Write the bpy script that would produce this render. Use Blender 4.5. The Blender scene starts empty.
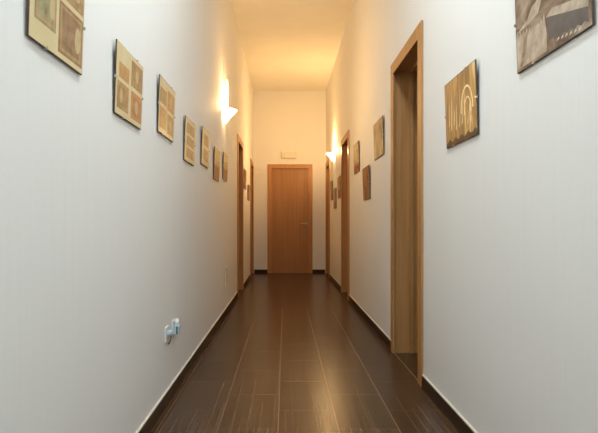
import bpy, bmesh, math, random
from mathutils import Vector, Matrix
random.seed(7)
S = bpy.context.scene
C = S.collection
PI = math.pi

# ------------------------------------------------------------------ place
CAM_H = 1.0
XL, XR = -0.6625, 0.854            # faces of the long walls
YF, YB = 10.94, -3.2               # end wall, wall behind the viewer
H = 3.79
DOOR_TOP = 2.265

# ------------------------------------------------------------------ helpers
def link(name, me, parent=None):
    o = bpy.data.objects.new(name, me)
    C.objects.link(o)
    if parent is not None:
        o.parent = parent
    return o

def obj(name, bm, mats, parent=None, smooth=False, bevel=0.0):
    me = bpy.data.meshes.new(name)
    bmesh.ops.recalc_face_normals(bm, faces=bm.faces[:])
    bm.to_mesh(me); bm.free()
    if not isinstance(mats, (list, tuple)):
        mats = [mats]
    for m in mats:
        me.materials.append(m)
    if smooth:
        for p in me.polygons:
            p.use_smooth = True
    o = link(name, me, parent)
    if bevel:
        b = o.modifiers.new('bevel', 'BEVEL')
        b.width = bevel; b.segments = 2; b.limit_method = 'ANGLE'
    return o

def tag(o, label, cat, group=None, kind=None):
    o['label'] = label
    o['category'] = cat
    if group: o['group'] = group
    if kind: o['kind'] = kind
    return o

def empty(name, loc, rot=(0, 0, 0)):
    o = bpy.data.objects.new(name, None)
    C.objects.link(o)
    o.location = loc; o.rotation_euler = rot
    o.empty_display_size = 0.1
    return o

def bx(bm, x0, x1, y0, y1, z0, z1, mi=0):
    vs = [bm.verts.new((x, y, z)) for x in (x0, x1) for y in (y0, y1) for z in (z0, z1)]
    for q in ((0, 1, 3, 2), (4, 6, 7, 5), (0, 4, 5, 1), (2, 3, 7, 6), (0, 2, 6, 4), (1, 5, 7, 3)):
        f = bm.faces.new([vs[i] for i in q]); f.material_index = mi
    return bm

def box(*a):
    return bx(bmesh.new(), *a)

def prism_y(bm, pts, y0, y1, mi=0):
    """polygon in x,z extruded from y0 to y1"""
    a = [bm.verts.new((x, y0, z)) for x, z in pts]
    b = [bm.verts.new((x, y1, z)) for x, z in pts]
    n = len(pts)
    fs = [bm.faces.new(a), bm.faces.new(b[::-1])]
    for i in range(n):
        fs.append(bm.faces.new((a[i], a[(i + 1) % n], b[(i + 1) % n], b[i])))
    for f in fs: f.material_index = mi
    return bm

def lathe(bm, prof, n=32, a0=0.0, a1=2 * PI, center=(0, 0, 0)):
    full = abs(a1 - a0 - 2 * PI) < 1e-6
    cols = n if full else n + 1
    rows = []
    for r, z in prof:
        if r < 1e-6:
            rows.append([bm.verts.new((center[0], center[1], center[2] + z))])
        else:
            rows.append([bm.verts.new((center[0] + r * math.cos(a0 + (a1 - a0) * k / n),
                                       center[1] + r * math.sin(a0 + (a1 - a0) * k / n),
                                       center[2] + z)) for k in range(cols)])
    for p, q in zip(rows, rows[1:]):
        for k in range(n):
            k2 = (k + 1) % cols
            if len(p) == 1 and len(q) == 1: continue
            if len(p) == 1: bm.faces.new((p[0], q[k], q[k2]))
            elif len(q) == 1: bm.faces.new((p[k], p[k2], q[0]))
            else: bm.faces.new((p[k], p[k2], q[k2], q[k]))
    return bm

def tube(bm, pts, r, n=12):
    pts = [Vector(p) for p in pts]
    rings = []
    for i, p in enumerate(pts):
        t = (pts[min(i + 1, len(pts) - 1)] - pts[max(i - 1, 0)]).normalized()
        u = t.cross(Vector((0, 0, 1)))
        if u.length < 1e-4: u = t.cross(Vector((1, 0, 0)))
        u.normalize(); v = t.cross(u)
        rings.append([bm.verts.new(p + r * (math.cos(2 * PI * k / n) * u + math.sin(2 * PI * k / n) * v)) for k in range(n)])
    for a, b in zip(rings, rings[1:]):
        for k in range(n):
            bm.faces.new((a[k], a[(k + 1) % n], b[(k + 1) % n], b[k]))
    bm.faces.new(rings[0][::-1]); bm.faces.new(rings[-1])
    return bm

# ------------------------------------------------------------------ materials
def srgb(r, g, b):
    f = lambda c: (c / 255 / 12.92) if c / 255 <= 0.04045 else ((c / 255 + 0.055) / 1.055) ** 2.4
    return (f(r), f(g), f(b), 1)

def mat(name):
    m = bpy.data.materials.new(name); m.use_nodes = True
    nt = m.node_tree
    return m, nt, nt.nodes['Principled BSDF']

def node(nt, t, **kw):
    n = nt.nodes.new(t)
    for k, v in kw.items(): setattr(n, k, v)
    return n

def ramp(nt, stops):
    r = node(nt, 'ShaderNodeValToRGB')
    e = r.color_ramp.elements
    e[0].position, e[0].color = stops[0]
    e[1].position, e[1].color = stops[-1]
    for p, c in stops[1:-1]:
        k = e.new(p); k.color = c
    return r

def noise_mat(name, stops, scale=(1, 1, 1), nscale=6.0, detail=4, rough=0.5, spec=0.4, bump=0.0, metallic=0.0, dist=0.0, coat=0.0):
    m, nt, b = mat(name)
    tc = node(nt, 'ShaderNodeTexCoord'); mp = node(nt, 'ShaderNodeMapping')
    mp.inputs['Scale'].default_value = scale
    nz = node(nt, 'ShaderNodeTexNoise')
    nz.inputs['Scale'].default_value = nscale; nz.inputs['Detail'].default_value = detail
    nz.inputs['Distortion'].default_value = dist
    r = ramp(nt, stops)
    nt.links.new(tc.outputs['Object'], mp.inputs['Vector'])
    nt.links.new(mp.outputs['Vector'], nz.inputs['Vector'])
    nt.links.new(nz.outputs['Fac'], r.inputs['Fac'])
    nt.links.new(r.outputs['Color'], b.inputs['Base Color'])
    b.inputs['Roughness'].default_value = rough
    b.inputs['Specular IOR Level'].default_value = spec
    b.inputs['Metallic'].default_value = metallic
    b.inputs['Coat Weight'].default_value = coat
    if bump:
        bp = node(nt, 'ShaderNodeBump'); bp.inputs['Strength'].default_value = bump; bp.inputs['Distance'].default_value = 0.002
        nt.links.new(nz.outputs['Fac'], bp.inputs['Height'])
        nt.links.new(bp.outputs['Normal'], b.inputs['Normal'])
    return m

def flat2(name, a, b, **kw):
    return noise_mat(name, [(0.35, a), (0.65, b)], **kw)

# painted wall covering with a faint vertical comb
def wall_mat(name, a, b):
    return noise_mat(name, [(0.3, a), (0.7, b)], scale=(22, 22, 0.8), nscale=3, rough=0.75, spec=0.1, bump=0.03)
M_WALL = wall_mat('wall_paint', (0.81, 0.80, 0.78, 1), (0.825, 0.815, 0.795, 1))
M_CEIL = flat2('ceiling_paint', (0.80, 0.77, 0.70, 1), (0.83, 0.80, 0.74, 1), nscale=2, rough=0.8, spec=0.2)

def wood(name, dark, mid, light, grain=(14, 14, 0.7), rough=0.4):
    m, nt, b = mat(name)
    tc = node(nt, 'ShaderNodeTexCoord'); mp = node(nt, 'ShaderNodeMapping')
    mp.inputs['Scale'].default_value = grain
    nz = node(nt, 'ShaderNodeTexNoise'); nz.inputs['Scale'].default_value = 2.2
    nz.inputs['Detail'].default_value = 6; nz.inputs['Distortion'].default_value = 0.6
    fi = node(nt, 'ShaderNodeTexNoise'); fi.inputs['Scale'].default_value = 12; fi.inputs['Detail'].default_value = 3
    mx = node(nt, 'ShaderNodeMath', operation='MULTIPLY_ADD'); mx.inputs[1].default_value = 0.3
    su = node(nt, 'ShaderNodeMath', operation='MULTIPLY'); su.inputs[1].default_value = 0.7
    r = ramp(nt, [(0.28, dark), (0.5, mid), (0.72, light)])
    L = nt.links.new
    L(tc.outputs['Object'], mp.inputs['Vector']); L(mp.outputs['Vector'], nz.inputs['Vector']); L(mp.outputs['Vector'], fi.inputs['Vector'])
    L(nz.outputs['Fac'], su.inputs[0]); L(fi.outputs['Fac'], mx.inputs[0]); L(su.outputs[0], mx.inputs[2])
    L(mx.outputs[0], r.inputs['Fac']); L(r.outputs['Color'], b.inputs['Base Color'])
    b.inputs['Roughness'].default_value = rough; b.inputs['Specular IOR Level'].default_value = 0.25
    return m
M_CASE = wood('beech_casing', (0.38, 0.18, 0.062, 1), (0.455, 0.228, 0.082, 1), (0.53, 0.28, 0.108, 1))
M_LEAF = wood('beech_door_leaf', (0.33, 0.155, 0.058, 1), (0.385, 0.19, 0.072, 1), (0.44, 0.225, 0.09, 1), grain=(9, 9, 0.35))
M_STEEL = flat2('brushed_steel', (0.55, 0.53, 0.50, 1), (0.65, 0.63, 0.60, 1), scale=(60, 4, 4), metallic=1.0, rough=0.32)

# dark brown ribbed tiles
def floor_mat():
    m, nt, b = mat('brown_ribbed_tile')
    L = nt.links.new
    tc = node(nt, 'ShaderNodeTexCoord'); sp = node(nt, 'ShaderNodeSeparateXYZ')
    L(tc.outputs['Object'], sp.inputs[0])
    W, PITCH = 0.523, 0.2955
    ax = node(nt, 'ShaderNodeMath', operation='ADD'); ax.inputs[1].default_value = 0.6245 + PITCH * 20
    ay = node(nt, 'ShaderNodeMath', operation='ADD'); ay.inputs[1].default_value = -2.836 + W / 2 + W * 20
    L(sp.outputs['X'], ax.inputs[0]); L(sp.outputs['Y'], ay.inputs[0])
    cb = node(nt, 'ShaderNodeCombineXYZ'); L(ay.outputs[0], cb.inputs['X']); L(ax.outputs[0], cb.inputs['Y'])
    br = node(nt, 'ShaderNodeTexBrick'); br.offset = 0.5; br.offset_frequency = 2
    br.inputs['Scale'].default_value = 1.0
    br.inputs['Brick Width'].default_value = W; br.inputs['Row Height'].default_value = PITCH
    br.inputs['Mortar Size'].default_value = 0.0018; br.inputs['Mortar Smooth'].default_value = 0.3
    br.inputs['Color1'].default_value = (0.40, 0.40, 0.40, 1); br.inputs['Color2'].default_value = (0.60, 0.60, 0.60, 1)
    br.inputs['Mortar'].default_value = (0.5, 0.5, 0.5, 1)
    L(cb.outputs[0], br.inputs['Vector'])
    mp = node(nt, 'ShaderNodeMapping'); mp.inputs['Scale'].default_value = (55, 0.5, 1)
    L(tc.outputs['Object'], mp.inputs['Vector'])
    nz = node(nt, 'ShaderNodeTexNoise'); nz.inputs['Scale'].default_value = 1.0; nz.inputs['Detail'].default_value = 3
    L(mp.outputs['Vector'], nz.inputs['Vector'])
    mix = node(nt, 'ShaderNodeMath', operation='MULTIPLY_ADD'); mix.inputs[1].default_value = 0.35
    s2 = node(nt, 'ShaderNodeMath', operation='MULTIPLY'); s2.inputs[1].default_value = 0.65
    L(nz.outputs['Fac'], s2.inputs[0]); L(br.outputs['Color'], mix.inputs[0]); L(s2.outputs[0], mix.inputs[2])
    r = ramp(nt, [(0.34, (0.030, 0.0145, 0.0072, 1)), (0.5, (0.062, 0.031, 0.0165, 1)), (0.66, (0.108, 0.059, 0.033, 1))])
    L(mix.outputs[0], r.inputs['Fac'])
    cm = node(nt, 'ShaderNodeMix', data_type='RGBA')
    cm.inputs['B'].default_value = (0.19, 0.12, 0.073, 1)
    pp = node(nt, 'ShaderNodeMath', operation='PINGPONG'); pp.inputs[1].default_value = PITCH / 2
    lt = node(nt, 'ShaderNodeMath', operation='LESS_THAN'); lt.inputs[1].default_value = 0.0022
    bf = node(nt, 'ShaderNodeMath', operation='MULTIPLY'); bf.inputs[1].default_value = 0.75
    mxm = node(nt, 'ShaderNodeMath', operation='MAXIMUM')
    L(ax.outputs[0], pp.inputs[0]); L(pp.outputs[0], lt.inputs[0]); L(br.outputs['Fac'], bf.inputs[0])
    L(lt.outputs[0], mxm.inputs[0]); L(bf.outputs[0], mxm.inputs[1])
    L(mxm.outputs[0], cm.inputs['Factor']); L(r.outputs['Color'], cm.inputs['A'])
    L(cm.outputs['Result'], b.inputs['Base Color'])
    b.inputs['Roughness'].default_value = 0.27; b.inputs['Specular IOR Level'].default_value = 0.26
    bp = node(nt, 'ShaderNodeBump'); bp.inputs['Strength'].default_value = 0.05; bp.inputs['Distance'].default_value = 0.001
    L(nz.outputs['Fac'], bp.inputs['Height']); L(bp.outputs['Normal'], b.inputs['Normal'])
    return m
M_FLOOR = floor_mat()
M_BASE = flat2('brown_skirting_tile', (0.028, 0.017, 0.011, 1), (0.048, 0.028, 0.017, 1), scale=(60, 2, 60), rough=0.45, spec=0.15)
M_THRESH = flat2('threshold_bronze', (0.20, 0.12, 0.06, 1), (0.25, 0.15, 0.08, 1), nscale=30, rough=0.5)
M_SEAL = flat2('cream_sealant', (0.72, 0.66, 0.56, 1), (0.78, 0.72, 0.62, 1), nscale=20, rough=0.6)
M_WHITE = flat2('white_plastic', (0.72, 0.72, 0.70, 1), (0.76, 0.76, 0.74, 1), nscale=8, rough=0.35)
M_IVORY = flat2('ivory_plastic', (0.74, 0.70, 0.58, 1), (0.78, 0.74, 0.62, 1), nscale=8, rough=0.4)
M_DARKP = flat2('dark_plastic', (0.02, 0.03, 0.04, 1), (0.03, 0.04, 0.05, 1), nscale=8, rough=0.4)
M_BLUE = flat2('pale_blue_plastic', (0.42, 0.60, 0.68, 1), (0.48, 0.66, 0.74, 1), nscale=8, rough=0.35)
M_LENS = flat2('frosted_diffuser', (0.76, 0.72, 0.62, 1), (0.80, 0.76, 0.66, 1), nscale=30, rough=0.5)

def emit(name, col, st, sampling='FRONT'):
    m, nt, b = mat(name)
    nz = node(nt, 'ShaderNodeTexNoise'); nz.inputs['Scale'].default_value = 9
    r = ramp(nt, [(0.0, tuple(c * 0.94 for c in col[:3]) + (1,)), (1.0, col)])
    nt.links.new(nz.outputs['Fac'], r.inputs['Fac'])
    nt.links.new(r.outputs['Color'], b.inputs['Emission Color'])
    m.cycles.emission_sampling = sampling
    b.inputs['Emission Strength'].default_value = st
    b.inputs['Base Color'].default_value = (0.9, 0.85, 0.75, 1)
    b.inputs['Roughness'].default_value = 0.5
    return m
WARM = (1.0, 0.60, 0.24)
M_BOWL = emit('lit_opal_glass', (1.0, 0.72, 0.38, 1), 9.0)
M_BULB = emit('lit_bulb_glass', (1.0, 0.80, 0.52, 1), 2.2)

def glass_mat():
    m = bpy.data.materials.new('clear_pane'); m.use_nodes = True
    nt = m.node_tree; nt.nodes.clear()
    out = node(nt, 'ShaderNodeOutputMaterial'); mx = node(nt, 'ShaderNodeMixShader')
    tr = node(nt, 'ShaderNodeBsdfTransparent'); gl = node(nt, 'ShaderNodeBsdfGlossy')
    gl.inputs['Roughness'].default_value = 0.04
    fr = node(nt, 'ShaderNodeFresnel'); fr.inputs['IOR'].default_value = 1.45
    L = nt.links.new
    geo = node(nt, 'ShaderNodeNewGeometry'); k = node(nt, 'ShaderNodeMath', operation='SUBTRACT'); k.inputs[0].default_value = 0.35
    sc = node(nt, 'ShaderNodeMath', operation='MULTIPLY'); k.use_clamp = True
    L(geo.outputs['Backfacing'], k.inputs[1]); L(fr.outputs[0], sc.inputs[0]); L(k.outputs[0], sc.inputs[1])
    L(sc.outputs[0], mx.inputs[0]); L(tr.outputs[0], mx.inputs[1]); L(gl.outputs[0], mx.inputs[2]); L(mx.outputs[0], out.inputs[0])
    return m
M_GLASS = glass_mat()
M_BOARD = flat2('dark_hardboard', (0.075, 0.05, 0.032, 1), (0.095, 0.065, 0.042, 1), nscale=40, rough=0.7)

# ------------------------------------------------------------------ shell
def grid_wall(name, along, t0, t1, openings, a0, a1, label, ztop=H):
    """wall with door/window openings. along='y': runs along y, from x=t0 to t1; 'x' likewise."""
    As = sorted({a0, a1} | {v for o in openings for v in o[:2]})
    Zs = sorted({0.0, ztop} | {v for o in openings for v in o[2:]})
    solid = {}
    for i in range(len(As) - 1):
        for k in range(len(Zs) - 1):
            ca, cz = (As[i] + As[i + 1]) / 2, (Zs[k] + Zs[k + 1]) / 2
            solid[i, k] = not any(o[0] < ca < o[1] and o[2] < cz < o[3] for o in openings)
    bm = bmesh.new(); cache = {}
    def v(i, k, t):
        key = (i, k, t)
        if key not in cache:
            tt = t1 if t else t0
            cache[key] = bm.verts.new((tt, As[i], Zs[k]) if along == 'y' else (As[i], tt, Zs[k]))
        return cache[key]
    for (i, k), s in solid.items():
        if not s: continue
        for t in (0, 1):
            bm.faces.new((v(i, k, t), v(i + 1, k, t), v(i + 1, k + 1, t), v(i, k + 1, t)))
        for di, dk, e in ((-1, 0, ((i, k), (i, k + 1))), (1, 0, ((i + 1, k), (i + 1, k + 1))),
                          (0, -1, ((i, k), (i + 1, k))), (0, 1, ((i, k + 1), (i + 1, k + 1)))):
            if not solid.get((i + di, k + dk), False):
                (p, q) = e
                bm.faces.new((v(*p, 0), v(*q, 0), v(*q, 1), v(*p, 1)))
    o = obj(name, bm, M_WALL)
    return tag(o, label, 'wall', kind='structure')

WT = 0.25
# doorways: (near edge, far edge) of the outside of the casing
L1, L2 = (7.26, 8.19), (9.97, 10.87)
R1, R2, R3 = (3.239, 4.172), (6.95, 7.88), (9.97, 10.87)
F1 = (-0.365, 0.573)
IN = 0.035
def hole(d): return (d[0] + IN, d[1] - IN, 0.0, DOOR_TOP - IN)

grid_wall('wall_left', 'y', XL - WT, XL, [hole(L1), hole(L2)], YB, YF + 0.2, 'long white left wall of the corridor')
grid_wall('wall_right', 'y', XR, XR + WT, [hole(R1), hole(R2), hole(R3)], YB, YF + 0.2, 'long white right wall of the corridor')
grid_wall('wall_front', 'x', YF, YF + 0.2, [hole(F1)], XL, XR, 'narrow end wall around the closed wooden door')
WIN = (-0.55, 0.74, 1.75, 3.45)
grid_wall('wall_back', 'x', YB - 0.25, YB, [WIN], XL, XR, 'wall with the added window at the near end of the corridor')

fl = obj('floor', box(XL - 0.6, XR + 2.6, YB - 0.3, YF + 0.3, -0.12, 0.0), M_FLOOR)
tag(fl, 'dark brown ribbed tile floor', 'floor', kind='structure')
ce = obj('ceiling', box(XL - 0.3, XR + 0.3, YB - 0.3, YF + 0.3, H, H + 0.12), M_CEIL)
tag(ce, 'plain high ceiling lit warm by the wall lamps', 'ceiling', kind='structure')

# unlit room seen through the open doorway
rm = bmesh.new()
X0, X1, Y0, Y1 = XR + WT, XR + 2.5, 2.0, 5.6
bx(rm, X1, X1 + 0.1, Y0, Y1, 0, 2.8)
o = obj('wall_side_room', rm, M_WALL); tag(o, 'back wall of the dark room behind the open doorway', 'wall', kind='structure')
for nm, a, b in (('wall_side_room_near', Y0 - 0.1, Y0), ('wall_side_room_far', Y1, Y1 + 0.1)):
    o = obj(nm, box(X0, X1 + 0.1, a, b, 0, 2.8), M_WALL); tag(o, 'side wall of the dark room behind the open doorway', 'wall', kind='structure')
o = obj('ceiling_side_room', box(X0, X1 + 0.1, Y0 - 0.1, Y1 + 0.1, 2.8, 2.9), M_CEIL); tag(o, 'ceiling of the dark side room', 'ceiling', kind='structure')

# unseen window behind the viewer, added to let daylight in
w = empty('added_window_1', ((WIN[0] + WIN[1]) / 2, YB - 0.12, WIN[2]))
tag(w, 'added unseen tall window at the near end of the corridor', 'window', kind='structure')
hw, hh = (WIN[1] - WIN[0]) / 2, WIN[3] - WIN[2]
fb = bmesh.new()
prism_y(fb, [(-hw, 0), (hw, 0), (hw, 0.06), (-hw, 0.06)], -0.04, 0.04)
prism_y(fb, [(-hw, hh - 0.06), (hw, hh - 0.06), (hw, hh), (-hw, hh)], -0.04, 0.04)
for x in (-hw, -0.03, hw - 0.06):
    prism_y(fb, [(x, 0.06), (x + 0.06, 0.06), (x + 0.06, hh - 0.06), (x, hh - 0.06)], -0.04, 0.04)
obj('window_frame', fb, M_WHITE, w)
obj('pane', box(-hw + 0.05, hw - 0.05, -0.004, 0.004, 0.05, hh - 0.05), M_GLASS, w)

# skirting runs between the doorways
BH, BT = 0.072, 0.011
def skirting(name, side, a, b, label):
    if side == 'front':
        o = obj(name, box(a, b, YF - BT, YF, 0, BH), M_BASE)
        c = obj('sealant_line', box(a, b, YF - BT * 0.8, YF, BH, BH + 0.006), M_SEAL, o)
    else:
        x0, x1 = (XL, XL + BT) if side == 'left' else (XR - BT, XR)
        xs = (XL, XL + BT * 0.8) if side == 'left' else (XR - BT * 0.8, XR)
        o = obj(name, box(x0, x1, a, b, 0, BH), M_BASE)
        c = obj('sealant_line', box(*xs, a, b, BH, BH + 0.007), M_SEAL, o)
    c['label'] = 'cream sealant line'
    tag(o, label, 'baseboard', kind='structure')
skirting('baseboard_left', 'left', YB, L1[0], 'dark skirting along the near left wall')
skirting('baseboard_left', 'left', L1[1], L2[0], 'dark skirting between the two left doorways')
skirting('baseboard_right', 'right', YB, R1[0], 'dark skirting on the right wall nearer than the open doorway')
skirting('baseboard_right', 'right', R1[1], R2[0], 'dark skirting on the right wall beyond the open doorway')
skirting('baseboard_right', 'right', R2[1], R3[0], 'dark skirting between the two far right doorways')
skirting('baseboard_front', 'front', XL + 0.02, F1[0], 'short dark skirting left of the end door')
skirting('baseboard_front', 'front', F1[1], XR - 0.02, 'short dark skirting right of the end door')

# ------------------------------------------------------------------ doors
def arch(bm, w, h, t, y0, y1, off=0.0):
    hw = w / 2 - off; h = h - off
    prism_y(bm, [(-hw, 0), (-hw, h), (hw, h), (hw, 0), (hw - t, 0), (hw - t, h - t), (-hw + t, h - t), (-hw + t, 0)], y0, y1)
    return bm

def handle(parent, x, y, z, sx):
    """lever handle on a leaf face looking towards -y"""
    h = obj('handle', tube(bmesh.new(), [(x, y - 0.008, z), (x, y - 0.045, z), (x + sx * 0.004, y - 0.052, z), (x + sx * 0.02, y - 0.055, z), (x + sx * 0.125, y - 0.055, z)], 0.0095), M_STEEL, parent, smooth=True)
    h['label'] = 'brushed steel lever handle'
    rb = bmesh.new()
    lathe(rb, [(0, 0), (0.025, 0), (0.027, 0.002), (0.027, 0.007), (0.025, 0.009), (0, 0.009)], 24)
    bmesh.ops.rotate(rb, verts=rb.verts[:], matrix=Matrix.Rotation(PI / 2, 3, 'X'))
    bmesh.ops.translate(rb, verts=rb.verts[:], vec=(x, y, z))
    obj('rose', rb, M_STEEL, h, smooth=True)
    return h

def door(name, loc, rot, width, label, depth=0.25, leaf_y=0.10, lever=1, opened=False):
    d = empty(name, loc, rot)
    tag(d, label, 'door', kind='structure')
    CW = 0.088
    ca = obj('architrave', arch(bmesh.new(), width, DOOR_TOP, CW, -0.015, 0.0), M_CASE, d, bevel=0.002)
    obj('door_lining', arch(bmesh.new(), width, DOOR_TOP, 0.032, 0.0, depth, IN + 0.001), M_CASE, d)
    li = IN + 0.033
    st = obj('door_stop', arch(bmesh.new(), width, DOOR_TOP, 0.015, leaf_y + 0.042, leaf_y + 0.075, li), M_CASE, d)
    lw, lh = width - 2 * li - 0.006, DOOR_TOP - li - 0.004
    if opened:
        hb = empty_leaf = None
        hx = -lw / 2 if lever > 0 else lw / 2
        lf = obj('door_leaf', box(hx + 0.004, hx + 0.044, depth - 0.01, depth - 0.01 + lw, 0.002, lh), M_LEAF, d, bevel=0.0015)
    else:
        lf = obj('door_leaf', box(-lw / 2, lw / 2, leaf_y, leaf_y + 0.04, 0.002, lh), M_LEAF, d, bevel=0.0015)
        handle(lf, lever * (lw / 2 - 0.05), leaf_y, 1.03, -lever)
    return d

RL, RR = (0, 0, PI / 2), (0, 0, -PI / 2)
def mid(d): return (d[0] + d[1]) / 2
door('door_1', (mid(F1), YF, 0), (0, 0, 0), F1[1] - F1[0], 'closed wooden door at the end of the corridor', 0.2, 0.03, 1)
door('door_2', (XL, mid(L1), 0), RL, L1[1] - L1[0], 'wooden doorway on the left wall beside the lit lamp', lever=-1)
door('door_3', (XL, mid(L2), 0), RL, L2[1] - L2[0], 'wooden doorway on the left wall in the far corner', lever=-1)
door('door_4', (XR, mid(R1), 0), RR, R1[1] - R1[0], 'open wooden doorway nearest on the right wall', lever=1, leaf_y=0.075, opened=True)
door('door_5', (XR, mid(R2), 0), RR, R2[1] - R2[0], 'middle wooden doorway on the right wall', lever=1)
door('door_6', (XR, mid(R3), 0), RR, R3[1] - R3[0], 'wooden doorway on the right wall in the far corner', lever=1)
ts = obj('trim_1', box(XR - 0.003, XR + 0.003, R1[0] + 0.09, R1[1] - 0.09, 0, 0.002), M_THRESH)
tag(ts, 'thin threshold strip across the open doorway', 'threshold', kind='structure')

# ------------------------------------------------------------------ pictures
def paper(name, a, b, **kw):
    kw.setdefault('nscale', 30); kw.setdefault('rough', 0.6)
    return flat2(name, a, b, **kw)
def lin(r, g, b): return srgb(r, g, b)
P_CREAM = paper('cream_paper', lin(220, 200, 154), lin(228, 210, 168), nscale=8)
P_GREEN = paper('green_grey_note', lin(140, 134, 100), lin(172, 162, 124))
P_BROWN = paper('brown_note', lin(160, 124, 84), lin(190, 152, 106))
P_PURPLE = paper('mauve_brown_note', lin(136, 106, 78), lin(168, 134, 100))
P_ORANGE = paper('orange_note', lin(194, 144, 92), lin(208, 162, 108))
P_RED = paper('red_brown_note', lin(182, 120, 80), lin(200, 144, 98))
P_TAN = paper('tan_note', lin(168, 136, 88), lin(196, 164, 112))
P_OVAL = paper('pale_oval_print', lin(192, 168, 124), lin(204, 182, 138))

def local_front(bm, x0, x1, z0, z1, y, mi):
    vs = [bm.verts.new(p) for p in ((x0, y, z0), (x1, y, z0), (x1, y, z1), (x0, y, z1))]
    bm.faces.new(vs).material_index = mi
def local_poly(bm, pts, y, mi):
    bm.faces.new([bm.verts.new((x, y, z)) for x, z in pts]).material_index = mi
def oval(bm, cx, cz, rx, rz, y, mi, n=20):
    local_poly(bm, [(cx + rx * math.cos(2 * PI * k / n), cz + rz * math.sin(2 * PI * k / n)) for k in range(n)], y, mi)

def notes_print(w, h, notes):
    """notes: (u0, u1, v0, v1, material index, oval u or None) in fractions of the sheet"""
    def make(bm):
        local_front(bm, 0.003 - w / 2, w / 2 - 0.003, 0.003, h - 0.003, -0.0050, 0)
        for u0, u1, v0, v1, mi, ov in notes:
            X = lambda u: (u - 0.5) * w
            local_front(bm, X(u0), X(u1), v0 * h, v1 * h, -0.0053, mi)
            bw, bh = 0.06 * (u1 - u0), 0.06 * (v1 - v0)
            # printed inner field, border left in the note colour
            local_front(bm, X(u0 + bw), X(u1 - bw), (v0 + bh) * h, (v1 - bh) * h, -0.0055, 8 if mi in (2, 3, 4) else 6)
            local_front(bm, X(u0 + 2 * bw), X(u1 - 2 * bw), (v0 + 2 * bh) * h, (v1 - 2 * bh) * h, -0.0057, mi)
            if ov is not None:
                uc = u0 + (u1 - u0) * ov
                oval(bm, X(uc), (v0 + v1) / 2 * h, 0.13 * (u1 - u0) * w, 0.27 * (v1 - v0) * h, -0.0059, 7)
                oval(bm, X(uc) - 0.30 * (u1 - u0) * w, (v0 + 0.3 * (v1 - v0)) * h, 0.05 * (u1 - u0) * w, 0.07 * (v1 - v0) * h, -0.0059, 3)
    return make
NOTE_MATS = [P_CREAM, P_GREEN, P_BROWN, P_PURPLE, P_TAN, P_RED, P_ORANGE, P_OVAL, P_TAN]

CLIPS4 = ((-1, 0.5), (1, 0.5), (0, 0.28), (2, 0.72))
def picture(side, d0, d1, z0, z1, lean, make, mats, label, group, out=0.004, tilt=0.0, parts=True):
    w, h = d1 - d0, z1 - z0
    x = XL + out if side == 'left' else XR - out
    t = empty('clip_frame_picture', (x, (d0 + d1) / 2, z0), (lean, tilt, PI / 2 if side == 'left' else -PI / 2))
    tag(t, label, 'picture', group)
    obj('backboard', box(-w / 2, w / 2, -0.0045, 0.0, 0, h), M_BOARD, t)
    bm = bmesh.new(); make(bm)
    obj('print', bm, mats, t)
    obj('glass_pane', box(-w / 2, w / 2, -0.0095, -0.0075, 0, h), M_GLASS, t)
    for s, f in CLIPS4:
        cb = bmesh.new()
        if s in (-1, 1):
            e = s * w / 2; zc = f * h
            bx(cb, min(e, e + s * 0.002), max(e, e + s * 0.002), -0.0112, 0.0, zc - 0.0045, zc + 0.0045)
            bx(cb, min(e - s * 0.006, e), max(e - s * 0.006, e), -0.0112, -0.0097, zc - 0.0045, zc + 0.0045)
        else:
            zb = 0 if s == 0 else h; q = -1 if s == 0 else 1; xc = (f - 0.5) * w
            bx(cb, xc - 0.0045, xc + 0.0045, -0.0112, 0.0, min(zb, zb + q * 0.002), max(zb, zb + q * 0.002))
            bx(cb, xc - 0.0045, xc + 0.0045, -0.0112, -0.0097, min(zb, zb - q * 0.006), max(zb, zb - q * 0.006))
        obj('clip', cb, M_STEEL, t)
    return t

GL = 'clip framed banknote prints on the left wall'
LN = 0.035
# 1 nearest, cut by the top of the view
w, h = 0.355, 0.30
picture('left', 1.335, 1.69, 1.482, 1.782, LN, notes_print(w, h, [
    (0.08, 0.44, 0.20, 0.61, 1, 0.78), (0.08, 0.44, 0.66, 0.95, 2, 0.7),
    (0.49, 0.98, 0.06, 0.56, 3, 0.78), (0.49, 0.98, 0.61, 0.97, 2, 0.72)]), NOTE_MATS,
    'clip framed sheet with green-grey and mauve notes, cut by the top edge of the photo', GL)
picture('left', 2.012, 2.385, 1.432, 1.714, LN, notes_print(0.373, 0.284, [
    (0.10, 0.45, 0.53, 0.74, 6, None), (0.06, 0.45, 0.10, 0.47, 2, 0.35),
    (0.53, 0.98, 0.55, 0.93, 2, 0.5), (0.55, 0.98, 0.08, 0.48, 5, 0.5)]), NOTE_MATS,
    'clip framed sheet with one small orange square note at upper left', GL)
picture('left', 2.70, 3.075, 1.484, 1.776, LN, notes_print(0.375, 0.292, [
    (0.05, 0.45, 0.55, 0.82, 4, None), (0.50, 0.97, 0.52, 0.88, 6, 0.5),
    (0.05, 0.48, 0.10, 0.48, 6, None), (0.52, 0.97, 0.08, 0.45, 4, 0.5)]), NOTE_MATS,
    'clip framed sheet of four orange and tan notes with a pale line across its middle', GL)
picture('left', 3.40, 3.78, 1.425, 1.712, LN, notes_print(0.38, 0.287, [
    (0.18, 0.88, 0.66, 0.90, 4, None), (0.18, 0.88, 0.38, 0.60, 4, None), (0.18, 0.88, 0.10, 0.32, 4, None)]), NOTE_MATS,
    'clip framed tan sheet with three stacked notes, fourth picture along the left wall', GL)
picture('left', 4.10, 4.48, 1.482, 1.775, LN, notes_print(0.38, 0.293, [
    (0.25, 0.85, 0.56, 0.86, 4, None), (0.25, 0.85, 0.14, 0.45, 4, None)]), NOTE_MATS,
    'clip framed tan sheet with two stacked notes, fifth picture along the left wall', GL)
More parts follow.
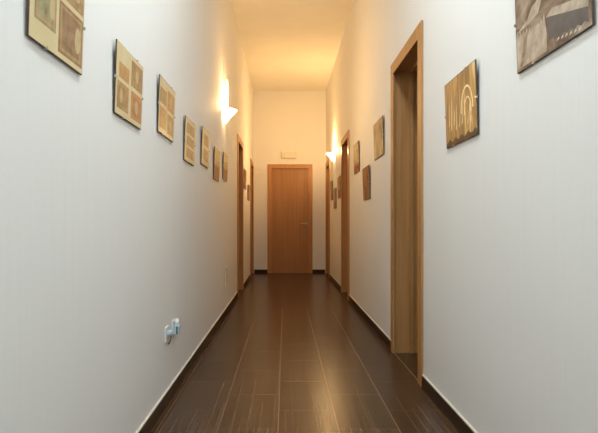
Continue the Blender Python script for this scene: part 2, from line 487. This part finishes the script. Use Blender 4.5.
def landscape(w, h, split):
    def make(bm):
        local_front(bm, 0.003 - w / 2, w / 2 - 0.003, 0.003, h - 0.003, -0.0050, 0)
        n = 24; pts = [(-w / 2 + 0.012, 0.012), (w / 2 - 0.012, 0.012)]
        pts += [(w / 2 - 0.012 - (w - 0.024) * k / n, h * (split + 0.03 * math.sin(k * 0.9) + 0.015 * math.sin(k * 2.3))) for k in range(n + 1)]
        local_poly(bm, pts, -0.0053, 1)
    return make
P_GOLD = paper('gold_sky_print', lin(188, 158, 92), lin(206, 178, 112), scale=(4, 1, 1))
P_EARTH = paper('earth_print', lin(132, 86, 46), lin(176, 126, 74), nscale=40)
picture('left', 4.82, 5.21, 1.430, 1.722, LN, landscape(0.39, 0.292, 0.45), [P_GOLD, P_EARTH],
    'clip framed print, gold above and brown below, lower of the two by the left lamp', GL)
picture('left', 5.53, 5.93, 1.486, 1.772, LN, landscape(0.40, 0.286, 0.42), [P_GOLD, P_EARTH],
    'clip framed print, gold above and brown below, directly under the lit left lamp', GL)
P_DUSK = paper('dusky_print', lin(112, 72, 44), lin(150, 100, 62), nscale=20)
picture('left', 8.37, 8.79, 1.59, 1.90, LN, landscape(0.42, 0.31, 0.4), [P_DUSK, P_EARTH],
    'dark brown picture between the two left doorways, higher of the pair', 'small pictures between the left doorways')
picture('left', 9.22, 9.68, 1.44, 1.715, LN, landscape(0.46, 0.275, 0.5), [P_DUSK, P_EARTH],
    'dark brown picture between the two left doorways, lower of the pair', 'small pictures between the left doorways')

GR = 'clip framed photo prints on the right wall'
P_ROCK = noise_mat('sepia_rock_print', [(0.25, lin(62, 46, 34)), (0.42, lin(112, 88, 68)), (0.56, lin(150, 126, 106)), (0.75, lin(196, 176, 158))],
                   scale=(1, 1, 1.6), nscale=9, detail=8, rough=0.6, dist=0.8)
P_SLATE = paper('grey_roof_print', lin(98, 90, 84), lin(112, 103, 96))
P_PALE = paper('pale_rock_print', lin(168, 146, 124), lin(204, 186, 166), nscale=25)
def castle(w, h):
    def make(bm):
        X = lambda u: (u - 0.5) * w
        local_front(bm, X(0.008), X(0.992), 0.003, h - 0.003, -0.0050, 0)
        # local x grows towards the viewer on this wall
        n = 20
        rag = [(0.44 - 0.43 * k / n, 0.40 - 0.06 * abs(math.sin(k * 1.3)) - 0.05 * math.sin(k * 2.9) * (k % 2)) for k in range(n + 1)]
        local_poly(bm, [(X(0.012), 0.012), (X(0.46), 0.012), (X(0.47), h * 0.2)] + [(X(u), h * v) for u, v in rag], -0.0053, 2)
        # darker cleft inside the pale slope, pale crest above it
        cl = [(0.05, 0.05), (0.10, 0.16), (0.13, 0.30), (0.20, 0.36), (0.17, 0.22), (0.13, 0.10), (0.09, 0.04)]
        local_poly(bm, [(X(u), h * v) for u, v in cl], -0.0054, 0)
        cr = [(0.03, 0.40), (0.12, 0.44), (0.19, 0.455), (0.27, 0.55), (0.33, 0.56), (0.44, 0.70), (0.46, 0.60), (0.40, 0.52), (0.36, 0.44), (0.22, 0.41)]
        local_poly(bm, [(X(u), h * v) for u, v in cr], -0.0054, 2)
        # roof: grey slab with a ragged lower edge under a pale band
        low = [(0.50 + 0.46 * k / 12, 0.10 - 0.055 * k / 12 + (0.022 if k % 2 else 0)) for k in range(13)]
        local_poly(bm, [(X(u), h * v) for u, v in low + [(0.96, 0.17), (0.47, 0.34)]], -0.0055, 1)
        local_poly(bm, [(X(u), h * v) for u, v in ((0.46, 0.34), (0.96, 0.17), (0.97, 0.27), (0.84, 0.30), (0.70, 0.34), (0.55, 0.385))], -0.0054, 2)
        for k in range(6):
            u = 0.60 + k * 0.05; v = 0.062 - 0.008 * k
            local_poly(bm, [(X(u), h * v), (X(u + 0.03), h * (v + 0.012)), (X(u + 0.026), h * (v + 0.03)), (X(u + 0.008), h * (v + 0.018))], -0.0056, 3)
    return make
P_FLECK = paper('white_fleck_print', lin(220, 212, 204), lin(230, 224, 216))
picture('right', 1.44, 1.91, 1.549, 1.90, LN, castle(0.47, 0.351), [P_ROCK, P_SLATE, P_PALE, P_FLECK],
    'large sepia rock and grey roof print cut by the upper right corner of the photo', GR)

P_ARCH = noise_mat('bronze_print', [(0.28, lin(84, 56, 26)), (0.45, lin(140, 100, 50)), (0.6, lin(182, 140, 78)), (0.74, lin(244, 218, 164))],
                   scale=(3.2, 1, 0.55), nscale=7, detail=5, rough=0.45, dist=0.9)
P_BRZD = paper('dark_bronze_print', lin(72, 48, 24), lin(100, 70, 36))
P_BRZL = paper('bright_bronze_and_glint_print', lin(240, 210, 150), lin(252, 232, 188))
def arches(w, h):
    def make(bm):
        X = lambda u: (u - 0.5) * w
        local_front(bm, X(0.008), X(0.992), 0.003, h - 0.003, -0.0050, 0)
        def ring(cu, cv, ru, rv, th, mi, y):
            n = 18
            o_, i_ = [], []
            for k in range(n + 1):
                a = PI * k / n
                o_.append((X(cu + ru * math.cos(a)), h * (cv + rv * math.sin(a))))
                i_.append((X(cu + (ru - th) * math.cos(a)), h * (cv + (rv - th) * math.sin(a))))
            for k in range(n):
                local_poly(bm, [o_[k], o_[k + 1], i_[k + 1], i_[k]], y, mi)
        ring(0.72, 0.40, 0.19, 0.36, 0.03, 2, -0.0053)
        ring(0.74, 0.36, 0.11, 0.24, 0.022, 2, -0.0054)
        for u, a, b, q in ((0.12, 0.30, 0.66, 0.03), (0.20, 0.24, 0.72, 0.02), (0.29, 0.28, 0.55, 0.04), (0.37, 0.20, 0.60, 0.03), (0.46, 0.22, 0.50, 0.05),
                           (0.55, 0.24, 0.62, 0.05), (0.73, 0.20, 0.42, 0.02), (0.80, 0.22, 0.5, -0.01)):
            local_poly(bm, [(X(u), h * a), (X(u + 0.022), h * (a + 0.02)), (X(u + 0.012 + q), h * b), (X(u + q), h * (b - 0.05))], -0.0054, 2)  # bright blades: golden lamp reflections painted into the print
        n = 16
        local_poly(bm, [(X(0.01), 0.004), (X(0.99), 0.004)] + [(X(0.99 - 0.98 * k / n), h * (0.085 + 0.03 * math.sin(k * 1.9))) for k in range(n + 1)], -0.0056, 1)
    return make
picture('right', 2.30, 2.745, 1.398, 1.727, LN, arches(0.445, 0.329), [P_ARCH, P_BRZD, P_BRZL],
    'golden bronze print of arches with painted reflections between the open doorway and the upper right corner', GR)

P_MIST = noise_mat('tan_mist_print', [(0.3, lin(120, 96, 62)), (0.5, lin(172, 148, 106)), (0.72, lin(208, 190, 150))], scale=(2, 1, 0.8), nscale=8, detail=5, rough=0.55)
P_WINE = noise_mat('wine_brown_print', [(0.3, lin(100, 66, 44)), (0.5, lin(142, 102, 72)), (0.72, lin(176, 138, 102))], scale=(2, 1, 0.8), nscale=9, detail=5, rough=0.55)
P_RUST = paper('rust_print', lin(120, 70, 40), lin(160, 104, 62), nscale=25)
picture('right', 4.49, 4.965, 1.61, 1.938, LN, landscape(0.475, 0.328, 0.2), [P_MIST, P_MIST],
    'pale tan misty print, first picture beyond the open right doorway, higher on the wall', GR)
picture('right', 5.22, 5.66, 1.263, 1.60, LN, landscape(0.44, 0.337, 0.5), [P_WINE, P_WINE],
    'dark reddish brown print hung low on the right wall before the middle doorway', GR)
picture('right', 5.97, 6.41, 1.615, 1.962, LN, landscape(0.44, 0.347, 0.28), [P_MIST, P_RUST],
    'tan print with a rust brown lower strip beside the middle right doorway', GR)
GF = 'small pictures between the far right doorways'
picture('right', 7.93, 8.37, 1.415, 1.75, LN, landscape(0.44, 0.335, 0.35), [P_MIST, P_WINE],
    'tan picture just beyond the middle right doorway, nearest of the far three', GF)
picture('right', 8.66, 9.12, 1.275, 1.615, LN, landscape(0.46, 0.34, 0.35), [P_MIST, P_WINE],
    'tan picture hanging lowest of the far three below the right lamp', GF)
picture('right', 9.30, 9.70, 1.45, 1.79, LN, landscape(0.40, 0.34, 0.35), [P_WINE, P_DUSK],
    'brown picture closest to the far right corner doorway', GF)

# ------------------------------------------------------------------ wall lamps
def sconce(side, d, label, tall):
    x = XL if side == 'left' else XR
    t = empty('wall_lamp', (x, d, 2.10), (0, 0, PI / 2 if side == 'left' else -PI / 2))
    tag(t, label, 'wall lamp', 'half bowl wall lamps')
    pb = box(-0.045, 0.045, -0.012, 0.0, 0.03, 0.12)
    obj('backplate', pb, M_WHITE, t, bevel=0.003)
    R = 0.145
    out = []; 
    for k in range(11):
        s = k / 10
        out.append((0.03 + (R - 0.03) * s ** 1.05, 0.135 * s ** 0.95))
    prof = [(0.0, 0.0)] + out + [(r - 0.006, z + 0.001) for r, z in reversed(out)] + [(0.0, 0.007)]
    bb = lathe(bmesh.new(), prof, 28, PI, 2 * PI)
    obj('glass_bowl', bb, M_BOWL, t, smooth=True)
    if tall:
        tb = lathe(bmesh.new(), [(0, 0), (0.010, 0), (0.010, 0.22), (0.011, 0.26), (0.018, 0.285), (0.018, 0.31), (0.013, 0.34), (0.012, 0.37), (0.014, 0.395), (0.010, 0.43), (0.006, 0.452), (0, 0.456)], 16, center=(0, -0.036, 0.012))
    else:
        tb = lathe(bmesh.new(), [(0, 0), (0.012, 0), (0.012, 0.04), (0.024, 0.075), (0.022, 0.10), (0, 0.118)], 16, center=(0, -0.05, 0.012))
    obj('bulb', tb, M_BULB, t, smooth=True)
    # its light, leaving the bowl upwards
    ld = bpy.data.lights.new('lamp_light', 'POINT')
    ld.energy = 21 if tall else 44; ld.color = WARM; ld.shadow_soft_size = 0.03
    lo = bpy.data.objects.new('lamp_light', ld); C.objects.link(lo)
    lo.parent = t; lo.location = (0, -0.085, 0.166)
    return t
sconce('left', 5.66, 'lit white half bowl lamp on the left wall', True)
sconce('right', 9.06, 'lit white half bowl lamp on the right wall near the end', False)

# ------------------------------------------------------------------ sockets, plate, emergency light
def socket(d, z, label, kind):
    t = empty('wall_socket', (XL, d, z), RL); tag(t, label, 'socket', 'sockets low on the left wall')
    obj('cover_plate', box(-0.042, 0.042, -0.009, 0.0, -0.042, 0.042), M_WHITE, t, bevel=0.003)
    if kind == 'plug':
        rb = bmesh.new(); lathe(rb, [(0, 0), (0.017, 0), (0.017, 0.004), (0.018, 0.014), (0.014, 0.021), (0, 0.023)], 20)
        bmesh.ops.rotate(rb, verts=rb.verts[:], matrix=Matrix.Rotation(PI / 2, 3, 'X'))
        bmesh.ops.translate(rb, verts=rb.verts[:], vec=(0, -0.009, 0.005))
        p = obj('plug', rb, M_BLUE, t, smooth=True)
        c = obj('cord_stub', tube(bmesh.new(), [(0, -0.024, 0.0), (0.0, -0.026, -0.02), (-0.006, -0.022, -0.04), (-0.014, -0.014, -0.055)], 0.0035), M_DARKP, p, smooth=True)
        c['label'] = 'short dark cord'
    else:
        a = obj('adaptor', box(-0.026, 0.026, -0.040, -0.009, -0.040, 0.012), M_BLUE, t, bevel=0.004)
        a['label'] = 'pale blue plug-in adaptor'
        k = obj('dark_slot', box(-0.0275, -0.0255, -0.034, -0.026, -0.036, 0.008), M_DARKP, a)
        q = bmesh.new(); lathe(q, [(0, 0), (0.024, 0), (0.026, 0.010), (0.022, 0.022), (0, 0.026)], 20)
        bmesh.ops.rotate(q, verts=q.verts[:], matrix=Matrix.Rotation(PI / 2, 3, 'X'))
        bmesh.ops.translate(q, verts=q.verts[:], vec=(0.008, -0.012, 0.024))
        l = obj('lid', q, M_WHITE, t, smooth=True); l['label'] = 'raised white lid'
    return t
socket(2.93, 0.392, 'white wall socket with a plug and short dark cord, nearer of the two', 'plug')
socket(3.10, 0.398, 'white wall socket holding a pale blue adaptor, farther of the two', 'adaptor')

pt = empty('wall_plate', (XL, 5.93, 0.315), RL)
tag(pt, 'plain off-white rectangular plate low on the left wall before the doorway', 'wall plate')
obj('plate', box(-0.13, 0.13, -0.010, 0.0, 0, 0.215), M_IVORY, pt, bevel=0.004)
for sx in (-0.11, 0.11):
    rb = bmesh.new(); lathe(rb, [(0, 0), (0.005, 0), (0.004, 0.002), (0, 0.0025)], 12)
    bmesh.ops.rotate(rb, verts=rb.verts[:], matrix=Matrix.Rotation(PI / 2, 3, 'X'))
    bmesh.ops.translate(rb, verts=rb.verts[:], vec=(sx, -0.010, 0.107))
    obj('screw', rb, M_STEEL, pt, smooth=True)

em = empty('emergency_light', ((288.7 - 285) / 48, YF, 2.375))
tag(em, 'small off-white emergency light box above the end door', 'emergency light')
obj('housing', box(-0.155, 0.155, -0.03, 0.0, 0, 0.155), M_IVORY, em, bevel=0.006)
ln = obj('diffuser', box(-0.095, 0.150, -0.058, -0.03, 0.012, 0.143), M_LENS, em, bevel=0.008)
obj('end_cap', box(-0.150, -0.098, -0.050, -0.03, 0.012, 0.143), M_IVORY, em, bevel=0.006)
for z in (0.062, 0.095):
    obj('diffuser_rib', box(-0.06, 0.145, -0.0605, -0.0575, z, z + 0.008), M_LENS, ln)

# ------------------------------------------------------------------ daylight, added ceiling lights, camera
wd = bpy.data.worlds.new('World'); S.world = wd; wd.use_nodes = True
bg = wd.node_tree.nodes['Background']
bg.inputs['Color'].default_value = (0.62, 0.78, 1.0, 1); bg.inputs['Strength'].default_value = 0.6
wd.cycles.sampling_method = 'NONE'
M_OPAL = emit('added_lamp_diffuser', (0.93, 0.97, 1.0, 1), 1.5, 'NONE')
def added_ceiling_lamp(y, watts, label):  # unseen fill light, added to brighten the near walls
    t = empty('added_ceiling_light', ((XL + XR) / 2, y, H)); tag(t, label, 'ceiling light', 'added round fill lights')
    obj('housing', lathe(bmesh.new(), [(0, 0), (0.23, 0), (0.235, -0.02), (0.225, -0.045), (0.215, -0.045), (0.215, -0.03), (0, -0.03)], 40), M_WHITE, t, smooth=True)
    obj('diffuser', lathe(bmesh.new(), [(0, -0.031), (0.213, -0.031), (0.205, -0.05), (0.15, -0.062), (0, -0.068)], 40), M_OPAL, t, smooth=True)
    ld = bpy.data.lights.new('added_ceiling_lamp_light', 'AREA'); ld.shape = 'DISK'; ld.size = 0.42; ld.energy = watts; ld.color = (0.83, 0.95, 1.0)
    lo = bpy.data.objects.new('added_ceiling_lamp_light', ld); C.objects.link(lo); lo.parent = t; lo.location = (0, 0, -0.08)
added_ceiling_lamp(1.9, 26, 'added unseen round ceiling light nearest the open right doorway')
added_ceiling_lamp(-1.0, 26, 'added unseen round ceiling light nearest the added window')
cd = bpy.data.cameras.new('Camera'); co = bpy.data.objects.new('Camera', cd); C.objects.link(co)
co.location = (0, 0, CAM_H); co.rotation_euler = (PI / 2, 0, 0)
cd.sensor_width = 36; cd.lens = 525 / 598 * 36
cd.shift_x = 14 / 598; cd.shift_y = 8.5 / 598
cd.clip_start = 0.02
S.camera = co

S.view_settings.view_transform = 'Standard'; S.view_settings.look = 'None'
S.view_settings.exposure = 0.80; S.view_settings.gamma = 1.0; S.view_settings.use_curve_mapping = False
S.cycles.max_bounces = 12; S.cycles.diffuse_bounces = 8
S.cycles.use_denoising = True
S.cycles.denoising_input_passes = 'RGB_ALBEDO_NORMAL'; S.cycles.denoising_prefilter = 'ACCURATE'
S.cycles.sample_clamp_indirect = 2.5
S.cycles.caustics_reflective = False; S.cycles.caustics_refractive = False; S.cycles.blur_glossy = 1.0
S.cycles.use_adaptive_sampling = False
